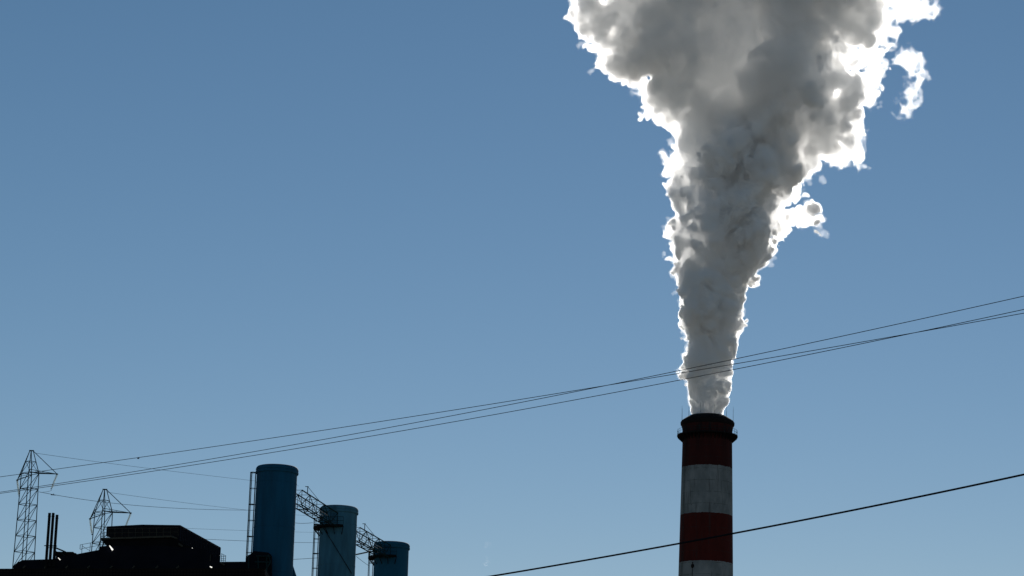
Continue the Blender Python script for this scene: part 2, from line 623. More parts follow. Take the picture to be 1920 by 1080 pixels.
# side wall that runs down below the cabin floor
sw = MB()
off = Vector((-.5, .15, 0))
SWt = [F2 + Vector((0.02, 0, -.05)), G2 + Vector((.02, 0, -.05)), Vector((G2.x + .02, G2.y, pz(412, 1056, 369))), Vector((F2.x + .02, F2.y, pz(345, 1021, 352)))]
sw.add(SWt + [v + Vector((-.3, .1, 0)) for v in SWt], [(0, 1, 2, 3), (7, 6, 5, 4), (0, 4, 5, 1), (1, 5, 6, 2), (2, 6, 7, 3), (3, 7, 4, 0)])
under(sw.build('side_wall', mat('blue_black_sheet', (0.009, 0.012, 0.024), 0.85, noise=0.35, scale=1.2, stretch=(6, 6, .3), spec=0.1)), cabin)
rb = MB()
for k in range(1, 26):
    u = k / 26
    a = SWt[0].lerp(SWt[1], u) + Vector((.04, -.01, 0))
    b = SWt[3].lerp(SWt[2], u) + Vector((.04, -.01, 0))
    rb.bar(a, b, 0.035, 4)
under(rb.build('sheet_rib', navy), cabin)
tan = mat('olive_sill', (0.075, 0.065, 0.045), 0.7, noise=0.3, scale=2)
g = MB()
a, b = at(188, 1011.5, 350.9), at(322, 1007.3, 350.9)
d_ = at(336, 1012.6, 352.4)
for p0, p1 in ((a, b), (b, d_)):
    n_ = (p1 - p0)
    g.add([p0, p1, p1 + Vector((0, 0, .22)), p0 + Vector((0, 0, .22)), p0 + Vector((0, .9, 0)), p1 + Vector((0, .9, 0)), p1 + Vector((0, .9, .2)), p0 + Vector((0, .9, .2))],
          [(0, 1, 2, 3), (5, 4, 7, 6), (3, 2, 6, 7), (1, 0, 4, 5), (0, 3, 7, 4), (2, 1, 5, 6)])
under(g.build('sill', tan), cabin)
# soffit and corbel under the cabin
under(prism([(189, 1012.5), (322, 1009), (336, 1013.5), (345, 1021), (360, 1027), (388, 1033), (392, 1050), (212, 1050), (200, 1024), (196, 1018.5)], 351.3, 14).build('soffit', rust), bh)
# window bays between dull mullions
paneM = mat('dirty_glass', (0.008, 0.008, 0.011), 0.5, noise=0.3, scale=2, spec=.08)
xs = [203, 215.5, 229, 241.5, 254, 267, 280, 293.5, 306, 320, 334]
for k in range(len(xs) - 1):
    g = MB()
    xa, xb = xs[k] + .8, xs[k + 1] - .8
    q4 = [at(xa, 991.2 - .01 * (xa - 200), 351.97), at(xb, 991.2 - .01 * (xb - 200), 351.97), at(xb, 1007.2 - .02 * (xb - 200), 351.97), at(xa, 1007.2 - .02 * (xa - 200), 351.97)]
    g.add(q4 + [v + Vector((0, .05, 0)) for v in q4], [(3, 2, 1, 0), (4, 5, 6, 7), (0, 1, 5, 4), (1, 2, 6, 5), (2, 3, 7, 6), (3, 0, 4, 7)])
    wo = under(g.build('window', paneM), cabin)
g = MB()
for x_ in xs:
    g.bar(at(x_, 990.5 - .01 * (x_ - 200), 351.93), at(x_, 1008.5 - .02 * (x_ - 200), 351.93), 0.04, 4)
g.bar(at(203, 991, 351.92), at(334, 989.5, 351.92), 0.04, 4)
g.bar(at(203, 999.5, 351.92), at(334, 997.5, 351.92), 0.03, 4)
under(g.build('mullion', tan), cabin)

lamp = bpy.data.materials.new('bright_tube')  # pale tubes whose white brightness is put in as emission
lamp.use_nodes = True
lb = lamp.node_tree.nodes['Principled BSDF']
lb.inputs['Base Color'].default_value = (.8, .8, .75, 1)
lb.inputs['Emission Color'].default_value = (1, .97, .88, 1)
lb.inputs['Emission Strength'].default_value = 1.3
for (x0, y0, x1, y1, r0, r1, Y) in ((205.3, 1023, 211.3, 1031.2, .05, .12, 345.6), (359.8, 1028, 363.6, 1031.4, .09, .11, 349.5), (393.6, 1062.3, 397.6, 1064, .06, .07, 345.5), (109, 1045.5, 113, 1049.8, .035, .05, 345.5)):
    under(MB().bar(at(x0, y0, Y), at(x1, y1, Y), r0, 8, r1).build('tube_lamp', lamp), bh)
for x_ in (45, 85, 125, 166, 208.5, 250, 294, 333):
    under(MB().bar(at(x_ - 2.2, 1065.6, 345.6), at(x_ + 2.4, 1061, 345.6), 0.1, 5).build('stay', tan), bh)
under(MB().bar(at(334.5, 1019.5, 350.9), at(342.5, 1024.5, 350.9), 0.12, 5).build('stay', tan), bh)
under(MB().bar(at(413.5, 1055, 345.7), at(421, 1059.5, 345.7), 0.12, 5).build('stay', tan), bh)
under(MB().bar(at(394.5, 1040, 345.8), at(394, 1052, 345.8), 0.06, 5).build('stay', tan), bh)


def rail(px_posts, rails, Y, name='roof_railing', r=.028):
    g = MB()
    for x_, ya, yb in px_posts:
        g.bar(at(x_, ya, Y), at(x_ - .07 * (yb - ya), yb, Y), r * 1.3, 5)
        g.bar(at(x_, ya, Y + 1.2), at(x_ - .07 * (yb - ya), yb, Y + 1.2), r, 5)
    for x0, y0, x1, y1 in rails:
        for dy in (0, 1.2):
            g.bar(at(x0, y0, Y + dy), at(x1, y1, Y + dy), r, 5)
        g.bar(at(x0, y0, Y), at(x0, y0, Y + 1.2), r, 5)
    return under(g.build(name, steelm), bh)


rail([(154.3, 1021, 1037.5), (169.5, 1018, 1034), (186, 1015.5, 1030), (150.5, 1021.5, 1029.5)], [(150, 1021.6, 198, 1012.5), (152.5, 1029, 198, 1020), (154, 1023.5, 169, 1033), (150, 1029.5, 154, 1031)], 349)
rail([(416, 1038, 1053), (423.3, 1041.5, 1053), (419.5, 1040, 1053)], [(415, 1038, 423.3, 1042), (414.5, 1043, 423.3, 1043.2), (414.5, 1047.5, 423.3, 1047.8), (414, 1051, 423.3, 1051.5)], 352)
rail([(192, 998, 1012), (196.5, 997, 1012)], [(189, 1000, 200, 998.5), (188, 1006, 200, 1005)], 353)

# duct and braces by the three thin pipes
g = prism([(102, 1034.2), (118, 1034.4), (137.5, 1034.6), (138, 1036.3), (142.5, 1037), (143, 1041), (102, 1040.5)], 346.3, 2.0)
du = under(g.build('roof_duct', rust), bh)
g = MB()
for a, b, r_ in (((101, 1025.8), (123, 1035), .1), ((102, 1031.5), (106, 1034.5), .07), ((113, 1035), (136, 1055), .06), ((102, 1045), (107, 1043.5), .05)):
    g.bar(at(a[0], a[1], 346.1), at(b[0], b[1], 346.1), r_, 5)
under(g.build('duct_brace', steelm), bh)

for k, (xt, yt, xb, yb, lab) in enumerate(((93.1, 961.8, 85.2, 1062, 'leftmost of three thin black vent pipes beside the taller pylon'),
                                           (100, 961.8, 93.6, 1062, 'middle one of three thin black vent pipes on the roof'),
                                           (107.1, 965.4, 101.0, 1062, 'slightly shorter right one of three thin black vent pipes'))):
    a, b = at(xt, yt, 345.2), at(xb, yb, 345.2)
    b = Vector((a.x, a.y, b.z))
    v = empty('vent_pipe', (a.x, a.y, b.z), lab, 'pipe', 'three thin vent pipes side by side')
    g = MB().lathe([(.19, 0), (.185, a.z - b.z), (.15, a.z - b.z), (.15, a.z - b.z - 1.5)], n=20)
    g.lathe([(.2, a.z - b.z - .5), (.215, a.z - b.z - .48), (.215, a.z - b.z - .4), (.2, a.z - b.z - .38)], n=20)
    g.build('tube', dark, v, True)
    zc = pz(95, 1023.5, 345.2) - b.z
    g = MB().lathe([(.2, zc - .06), (.27, zc - .05), (.27, zc + .05), (.2, zc + .06)], n=16)
    if k < 2:
        g.bar((.2, 0, zc), (.45, 0, zc), .05, 5)
        g.bar((.2, 0, zc - .25), (.45, 0, zc - .25), .05, 5)
    if k == 0:
        g.bar((-.2, 0, zc), (-.42, 0, zc), .06, 5)
    g.build('clamp', dark, v)

# ================================================================== pylons
PY = 430.0
glassm = mat('insulator_glass', (0.75, 0.78, 0.74), 0.15, noise=0.05, scale=4, spec=.8)
gn, gl = glassm.node_tree.nodes, glassm.node_tree.links
tr = gn.new('ShaderNodeBsdfTranslucent')
tr.inputs[0].default_value = (.95, .97, .92, 1)
mx = gn.new('ShaderNodeMixShader')
mx.inputs[0].default_value = .9
gl.new(gn['Principled BSDF'].outputs[0], mx.inputs[1])
gl.new(tr.outputs[0], mx.inputs[2])
gl.new(mx.outputs[0], gn['Material Output'].inputs[0])


def build_pylon(loc, label):
    """local origin on the axis at arm level"""
    zl = loc.z
    t = empty('pylon', (loc.x, loc.y, 0), label, 'pylon', 'lattice power pylons behind the boiler house')
    lv = [zl + 3.0 * .86]
    half = lambda z: 1.42 + max(0, zl - z) * 0.019
    hp = 3.75                       # peak above arm level
    ap = Vector((-.1, 0, zl + hp))
    cor = lambda z, k: Vector((half(z) * (-1, 0, 1, 0)[k], half(z) * (0, -1, 0, 1)[k], z))
    hp1 = [ap + Vector((-.22, 0, 0)), ap + Vector((0, -.1, 0)), ap + Vector((.34, 0, -.05)), ap + Vector((0, .1, 0))]
    for k in range(4):
        g = MB()
        g.bar(cor(0, k), cor(zl, k), 0.10, 5, 0.075)
        g.bar(cor(zl, k), hp1[k], 0.075, 5, .065)
        g.build('leg', steelm, t)
    br = MB()
    z = zl
    step = 2.58
    levels = [zl]
    while levels[-1] - step > 1:
        levels.append(levels[-1] - step)
    for i, z in enumerate(levels):
        for k in range(4):
            br.bar(cor(z, k), cor(z, (k + 1) % 4), 0.055, 4)
        if i < len(levels) - 1:
            z2 = levels[i + 1]
            for k, kk in ((0, 1), (1, 2), (2, 3), (3, 0)):
                lo, hi = (cor(z2, k), cor(z, kk)) if k in (0, 1) else (cor(z2, kk), cor(z, k))
                br.bar(lo, hi, 0.05, 4)
    # ring and braces in the peak
    f = .52
    pk = [cor(zl, k).lerp(hp1[k], f) for k in range(4)]
    for k in range(4):
        br.bar(pk[k], pk[(k + 1) % 4], 0.045, 4)
        br.bar(cor(zl, k), pk[(k + 1) % 4], 0.04, 4)
    br.build('bracing', steelm, t)
    MB().box(ap + Vector((.06, 0, 0)), (.75, .3, .16)).build('peak_plate', steelm, t)
    tips = []
    for tip, a, b, apx in ((Vector((4.45, -.4, zl - .05)), 1, 2, hp1[2]), (Vector((-2.8, 4.2, zl - .5)), 0, 3, hp1[0])):
        g = MB()
        g.bar(cor(zl, a), tip, 0.07, 5)
        g.bar(cor(zl, b), tip, 0.07, 5)
        g.bar(cor(zl + .0, a) + Vector((0, 0, .45)), tip, 0.05, 5)
        g.bar(apx, tip, 0.06, 5)
        for u in (.25, .5, .72):
            g.bar(cor(zl, a).lerp(tip, u), cor(zl, b).lerp(tip, u), 0.04, 4)
            g.bar(cor(zl, a).lerp(tip, u), (cor(zl, a) + Vector((0, 0, .45))).lerp(tip, u), 0.035, 4)
        g.box(tip, (.3, .3, .14))
        g.build('crossarm', steelm, t)
        tips.append(tip)
    ends = []
    for tip, e in ((tips[0], Vector((-.72, 0, -2.25))), (tips[1], Vector((.5, -.2, -2.4)))):
        g = MB()
        q = e.normalized().to_track_quat('Z', 'Y').to_matrix()
        L = e.length
        n = 12
        for k in range(n):
            c = tip + Vector((0, 0, -.08)) + e * ((k + .5) / n)
            for rr2, dz_, r2 in ((.07, -.09, .2), (.2, -.02, .09)):
                g.bar(c + e.normalized() * dz_, c + e.normalized() * (dz_ + .06), rr2, 8, r2)
        s_ = g.build('insulator_string', glassm, t)
        g = MB()
        g.bar(tip, tip + e * 1.06, .02, 4)
        g.box(tip + e * 1.07 + Vector((0, 0, -.06)), (.22, .1, .14))
        g.build('clamp', steelm, s_)
        ends.append(tip + e * 1.08)
    return t, ap, tips, ends


P1 = at(56.6, 887.5, PY)
pyl1, ap1, tips1, ends1 = build_pylon(P1, 'taller lattice pylon at the far left with two hanging insulator strings')
P2 = at(194.4, 960.5, PY)
# the second pylon repeats the first, set lower down behind the building
dz2 = P2.z - P1.z
pyl2 = pyl1.copy()
COL.objects.link(pyl2)
pyl2.location = (P2.x, P2.y, dz2)
pyl2['label'] = 'second pylon partly hidden behind the rooftop cabin'
for ch in list(pyl1.children):
    c = ch.copy()
    COL.objects.link(c)
    c.parent = pyl2
    for g_ in ch.children:
        d = g_.copy()
        COL.objects.link(d)
        d.parent = c

# ================================================================== power lines
wirem = mat('cable_black', (0.02, 0.02, 0.025), 1.0, noise=0.2, scale=1, spec=0.0)


def wire(pts, Y0, Y1, r, label, group, n=60, ext=0, deg=3, m=wirem, name='power_line'):
    xs_ = [p_[0] for p_ in pts]
    co = np.polyfit([(x - 960) / 960 for x in xs_], [p_[1] for p_ in pts], min(deg, len(pts) - 1))
    xa, xb = xs_[0] - ext, xs_[-1] + ext
    P = []
    for k in range(n + 1):
        u = k / n
        x = xa + (xb - xa) * u
        # straight in plan: depth changes so that 1/Y is linear along the picture
        Y = 1 / ((1 - u) / Y0 + u / Y1)
        P.append(at(x, float(np.polyval(co, (x - 960) / 960)), Y))
    o = MB().tube(P, r, 6).build(name, m)
    return props(o, label, 'power line', group)


GW = 'three thin power lines crossing the sky'
wire([(0, 894), (73.7, 883.8), (259.4, 858.6), (480, 825.5), (677, 796.6), (860, 767.2), (1043, 737.4), (1146, 720), (1284, 698.9), (1440, 672), (1570, 650), (1699, 627), (1803, 607.6), (1920, 587)],
     170, 120, .017, 'thin black wire, highest of three at the left edge of the sky', GW, ext=60)
wire([(0, 923), (60, 913.6), (480, 846.3), (677, 812.4), (860, 777.5), (1066, 734.4), (1146, 720.2), (1284, 693.9), (1420, 664.4), (1440, 660.8), (1611, 622.6), (1762, 591.5), (1920, 554.4)],
     172, 118, .017, 'thin black wire that climbs highest of three at the right side of the sky', GW, ext=60)
wire([(0, 925.4), (60, 916.6), (500, 850), (677, 820.7), (860, 789), (1077.7, 750.7), (1284, 711), (1440, 680), (1621, 643), (1699, 627), (1803, 605), (1920, 580.6)],
     171, 119, .017, 'thin black wire, lowest of three where they pass the smoke plume', GW, ext=60)
wire([(930, 1078), (1013, 1066), (1100, 1050), (1240, 1025.3), (1275, 1019), (1373, 1000.8), (1420, 991.7), (1600, 955.5), (1920, 890)],
     75, 60, .024, 'thicker black cable slanting up across the lower shaft of the smokestack', None, ext=80, deg=2)
GF = 'faint far wires strung from the pylons'
far = dict(n=40, deg=3)
wire([(66, 849.5), (197.5, 867.8), (335, 885), (463, 900), (560, 911)], 430, 700, .028, 'faint wire from the peak of the taller pylon towards the nearest blue stack', GF, **far)
wire([(73.2, 921.5), (101, 928.5), (183.7, 940), (257, 948), (358, 953.7), (464, 956.5), (490, 957), (600, 955)], 429, 600, .037, 'dark sagging wire from the side of the taller pylon to the blue stack ladder', GF, **far)
wire([(201, 923), (289, 935), (427, 952.6), (500, 960), (600, 969)], 430, 700, .025, 'faint wire from the peak of the second pylon', GF, **far)
wire([(236.5, 985), (363, 991), (457, 995), (548, 997.2), (583, 998), (700, 1000)], 430, 700, .022, 'very faint wire running just above the roof of the cabin to the stacks', GF, **far)
wire([(240, 1002), (393, 1011), (460, 1014.7), (549, 1017), (583, 1017.2), (700, 1017)], 430, 600, .035, 'dark wire emerging from behind the sloping cabin roof', GF, **far)
wire([(546, 979.5), (560, 981.0), (570, 981.3), (586, 980)], 352.5, 384, .03, 'short slack cable strung just below the first lattice footbridge', 'cables between the nearest and middle stacks', n=16, deg=2)
wire([(542, 1049.3), (581, 1047), (596, 1046)], 352.5, 384, .03, 'short low cable between the nearest and middle stacks', 'cables between the nearest and middle stacks', n=12, deg=2)
wire([(80, 922.5), (88, 922), (97, 919.3)], 430, 429.5, .025, 'short jumper wire hooked to the lower end of the taller pylon\'s insulator string', None, n=10, deg=2)
p = at(259.3, 858.9, 158)
props(MB().lathe([(0.005, -.07), (.05, -.05), (.05, .05), (.005, .07)], n=10).build('line_clamp', wirem), 'small dark lump on the upper thin wire at the left', 'clamp').location = p
o = bpy.data.objects['line_clamp']
o.rotation_euler = (0, R(80), 0)
p = at(101, 928, 431)
g = MB()
g.bar((-.5, 0, .02), (.3, 0, -.02), .06, 6)
g.bar((-.05, 0, 0), (-.05, 0, .22), .05, 6)
props(g.build('line_splice', wirem), 'small dark splice on the sagging wire beside the taller pylon', 'splice').location = p

#ENDSTRUCT

# ================================================================== plume

def smooth_noise(rng, dims, h, org, period, seed_abs=False):
    """cubic B-spline noise on a grid of step h, built one axis at a time"""
    mats_ = []
    cs = []
    for d in dims:
        n = int(math.ceil(d * h / period)) + 4
        cs.append(n)
        t = np.arange(d) * h / period + 1.0
        i = np.floor(t).astype(int)
        u = (t - i).astype(np.float32)
        M = np.zeros((d, n), np.float32)
        wts = ((1 - u) ** 3 / 6, (3 * u ** 3 - 6 * u ** 2 + 4) / 6, (-3 * u ** 3 + 3 * u ** 2 + 3 * u + 1) / 6, u ** 3 / 6)
        for k in range(4):
            M[np.arange(d), i - 1 + k] = wts[k]
        mats_.append(M)
    c = rng.standard_normal(cs).astype(np.float32)
    a = np.tensordot(mats_[0], c, (1, 0))
    a = np.einsum('xyz,jy->xjz', a, mats_[1], optimize=True)
    a = a @ mats_[2].T
    return a / 0.33          # about unit deviation


def surface_nets(Fd, h, org):
    """mesh of Fd = 0 (negative inside): one vertex per crossed cell, one quad per crossed edge"""
    ins = Fd < 0
    nx, ny, nz = Fd.shape
    cnt = np.zeros((nx - 1, ny - 1, nz - 1), np.uint8)
    for dx in (0, 1):
        for dy in (0, 1):
            for dz in (0, 1):
                cnt += ins[dx:nx - 1 + dx, dy:ny - 1 + dy, dz:nz - 1 + dz]
    act = (cnt > 0) & (cnt < 8)
    ci = np.argwhere(act)
    idx = np.full(act.shape, -1, np.int32)
    idx[act] = np.arange(len(ci), dtype=np.int32)
    X, Y, Z = ci.T
    acc = np.zeros((len(ci), 3), np.float32)
    num = np.zeros(len(ci), np.float32)
    for ax in range(3):
        o1, o2 = [k for k in range(3) if k != ax]
        for a in (0, 1):
            for b in (0, 1):
                p = [X, Y, Z]
                p = [q.copy() for q in p]
                p[o1] = p[o1] + a
                p[o2] = p[o2] + b
                q = [r_.copy() for r_ in p]
                q[ax] = q[ax] + 1
                f0 = Fd[p[0], p[1], p[2]]
                f1 = Fd[q[0], q[1], q[2]]
                cr = (f0 < 0) != (f1 < 0)
                t = np.where(cr, f0 / np.where(cr, f0 - f1, 1), 0)
                off = np.zeros((len(ci), 3), np.float32)
                off[:, ax] = t
                off[:, o1] = a
                off[:, o2] = b
                acc[cr] += off[cr]
                num += cr
    V = (ci + acc / np.maximum(num, 1)[:, None]) * h + np.array(org)
    quads = []
    for ax in range(3):
        o1, o2 = [(1, 2), (2, 0), (0, 1)][ax]
        sl0 = [slice(1, -1)] * 3
        sl0[ax] = slice(0, -1)
        sl1 = list(sl0)
        sl1[ax] = slice(1, None)
        a_, b_ = ins[tuple(sl0)], ins[tuple(sl1)]
        for inside, flip in ((a_ & ~b_, False), (~a_ & b_, True)):
            e = np.argwhere(inside)
            if not len(e):
                continue
            for k in range(3):
                if k != ax:
                    e[:, k] += 1
            def cell(d1, d2):
                c = e.copy()
                c[:, o1] -= d1
                c[:, o2] -= d2
                return idx[c[:, 0], c[:, 1], c[:, 2]]
            q = np.stack([cell(1, 1), cell(0, 1), cell(0, 0), cell(1, 0)], 1)
            if flip:
                q = q[:, ::-1]
            quads.append(q)
    Q = np.concatenate(quads)
    return V.astype(np.float32), Q


def components(V, Q):
    lab = np.arange(len(V))
    while True:
        m = lab[Q].min(1)
        new = lab.copy()
        for k in range(4):
            np.minimum.at(new, Q[:, k], m)
        new = new[new]
        if (new == lab).all():
            return lab
        lab = new


def split_islands(V, Q, least):
    """the connected pieces of at least so many vertices, largest first"""
    lab = components(V, Q)
    ids, n = np.unique(lab, return_counts=True)
    out = []
    for i in ids[np.argsort(-n)]:
        sel = lab == i
        if sel.sum() < least:
            break
        ren = np.cumsum(sel) - 1
        out.append((V[sel], ren[Q[sel[Q[:, 0]]]]))
    return out


def mesh_np(name, V, Q, m):
    me = bpy.data.meshes.new(name)
    me.vertices.add(len(V))
    me.vertices.foreach_set('co', V.ravel())
    me.loops.add(Q.size)
    me.loops.foreach_set('vertex_index', Q.astype(np.int32).ravel())
    me.polygons.add(len(Q))
    me.polygons.foreach_set('loop_start', np.arange(0, Q.size, 4, dtype=np.int32))
    me.update(calc_edges=True)
    me.materials.append(m)
    o = bpy.data.objects.new(name, me)
    COL.objects.link(o)
    return o


def steam_mat(name, dens, aniso, col=(1, 1, 1)):
    m = bpy.data.materials.new(name)
    m.use_nodes = True
    n, l = m.node_tree.nodes, m.node_tree.links
    n.remove(n['Principled BSDF'])
    vs = n.new('ShaderNodeVolumeScatter')
    vs.inputs['Color'].default_value = (*col, 1)
    vs.inputs['Density'].default_value = dens
    vs.inputs['Anisotropy'].default_value = aniso
    l.new(vs.outputs[0], n['Material Output'].inputs['Volume'])
    return m


# outline of the plume at its own distance: photograph row, left edge, right edge
OUT = [(800, 1297, 1358), (778, 1299, 1357), (760, 1298, 1359), (740, 1296, 1362), (720, 1292, 1366), (700, 1289, 1369), (680, 1287, 1373),
       (660, 1285, 1378), (640, 1283, 1381), (620, 1281, 1386), (600, 1277, 1390), (580, 1274, 1394), (560, 1275, 1394),
       (540, 1276, 1397), (520, 1275, 1405), (500, 1272, 1425), (480, 1266, 1444), (460, 1260, 1452), (440, 1258, 1456),
       (420, 1266, 1466), (400, 1273, 1474), (380, 1267, 1479), (360, 1270, 1488), (340, 1266, 1501), (320, 1264, 1510),
       (300, 1265, 1512), (285, 1262, 1516), (270, 1262, 1535), (240, 1256, 1575), (220, 1245, 1582), (200, 1232, 1592),
       (180, 1212, 1603), (160, 1185, 1604), (140, 1152, 1606), (120, 1138, 1606), (100, 1140, 1606), (80, 1138, 1608), (60, 1132, 1612),
       (40, 1126, 1618), (20, 1118, 1632), (0, 1108, 1650), (-60, 1095, 1690), (-140, 1070, 1730), (-230, 1045, 1755), (-310, 1090, 1715), (-360, 1170, 1640), (-390, 1290, 1530)]
PUFF = [(1476, 408, 15, 0), (1464, 425, 14, 0), (1398, 520, 13, 0), (1506, 402, 20, 0), (1492, 412, 14, 4), (1524, 408, 15, -3), (1520, 390, 15, 2), (1532, 418, 9, 2), (1410, 528, 11, -3), (1422, 524, 9, 1), (1402, 516, 13, 2),
        (1578, 278, 24, 0), (1600, 290, 15, 3), (1552, 268, 28, -6), (1545, 288, 14, 5), (1590, 255, 22, 4), (1600, 215, 22, 3), (1258, 446, 12, 0), (1252, 236, 8, 0),
        (1262, 275, 8, 5), (1108, 8, 26, 0), (1096, 28, 14, 3), (1150, 100, 26, 5), (1188, 128, 22, -8), (1234, 192, 14, 3), (1254, 214, 13, 0), (1272, 300, 14, 4), (1268, 330, 12, -4)]
WISP = [((1620, 10), (1640, 50), (1640, 100), (1612, 150), 34, 20), ((1650, 0), (1690, -8), (1720, 0), (1745, 10), 28, 14), ((1140, 85), (1158, 120), (1192, 152), (1225, 188), 10, 7),
        ((1640, 40), (1700, 15), (1745, 12), (1768, 34), 17, 9), ((1650, 60), (1690, 90), (1718, 120), (1724, 160), 24, 14), ((1724, 150), (1716, 178), (1704, 196), (1694, 208), 13, 8),
        ((1655, 80), (1652, 120), (1638, 160), (1624, 190), 18, 9), ((1600, 200), (1598, 235), (1590, 260), (1615, 300), 13, 10), ((1660, 190), (1664, 192), (1668, 194), (1672, 192), 6, 5),
        ((1640, 30), (1668, 60), (1680, 100), (1700, 118), 24, 15), ((1500, 432), (1488, 436), (1474, 436), (1462, 446), 9, 5), ((1140, 45), (1128, 60), (1126, 75), (1132, 90), 8, 6),
        ((1085, 0), (1095, 20), (1108, 40), (1125, 52), 15, 7), ((1748, -20), (1755, 0), (1764, 20), (1772, 42), 14, 4), ((1540, 300), (1565, 305), (1590, 300), (1612, 292), 10, 8)]


def grid_axes(x0, x1, y0, y1, z0, z1, h):
    n = [int((b - a) / h) for a, b in ((x0, x1), (y0, y1), (z0, z1))]
    X = (x0 + np.arange(n[0]) * h).astype(np.float32)[:, None, None]
    Y = (y0 + np.arange(n[1]) * h).astype(np.float32)[None, :, None]
    Z = (z0 + np.arange(n[2]) * h).astype(np.float32)[None, None, :]
    return n, X, Y, Z


def close_box(Fd):
    Fd[0] = 1; Fd[-1] = 1; Fd[:, 0] = 1; Fd[:, -1] = 1; Fd[:, :, 0] = 1; Fd[:, :, -1] = 1


def stamp(Fd, X, Y, Z, h, c, rad):
    x0, y0, z0 = X[0, 0, 0], Y[0, 0, 0], Z[0, 0, 0]
    m = rad + 4.0
    sl = []
    for v, o, n in ((c[0], x0, Fd.shape[0]), (c[1], y0, Fd.shape[1]), (c[2], z0, Fd.shape[2])):
        a, b = max(int((v - m - o) / h), 0), min(int((v + m - o) / h), n)
        if b <= a:
            return
        sl.append(slice(a, b))
    d = np.sqrt((X[sl[0]] - c[0]) ** 2 + (Y[:, sl[1]] - c[1]) ** 2 + (Z[:, :, sl[2]] - c[2]) ** 2) - rad
    sl = tuple(sl)
    Fd[sl] = np.minimum(Fd[sl], d)


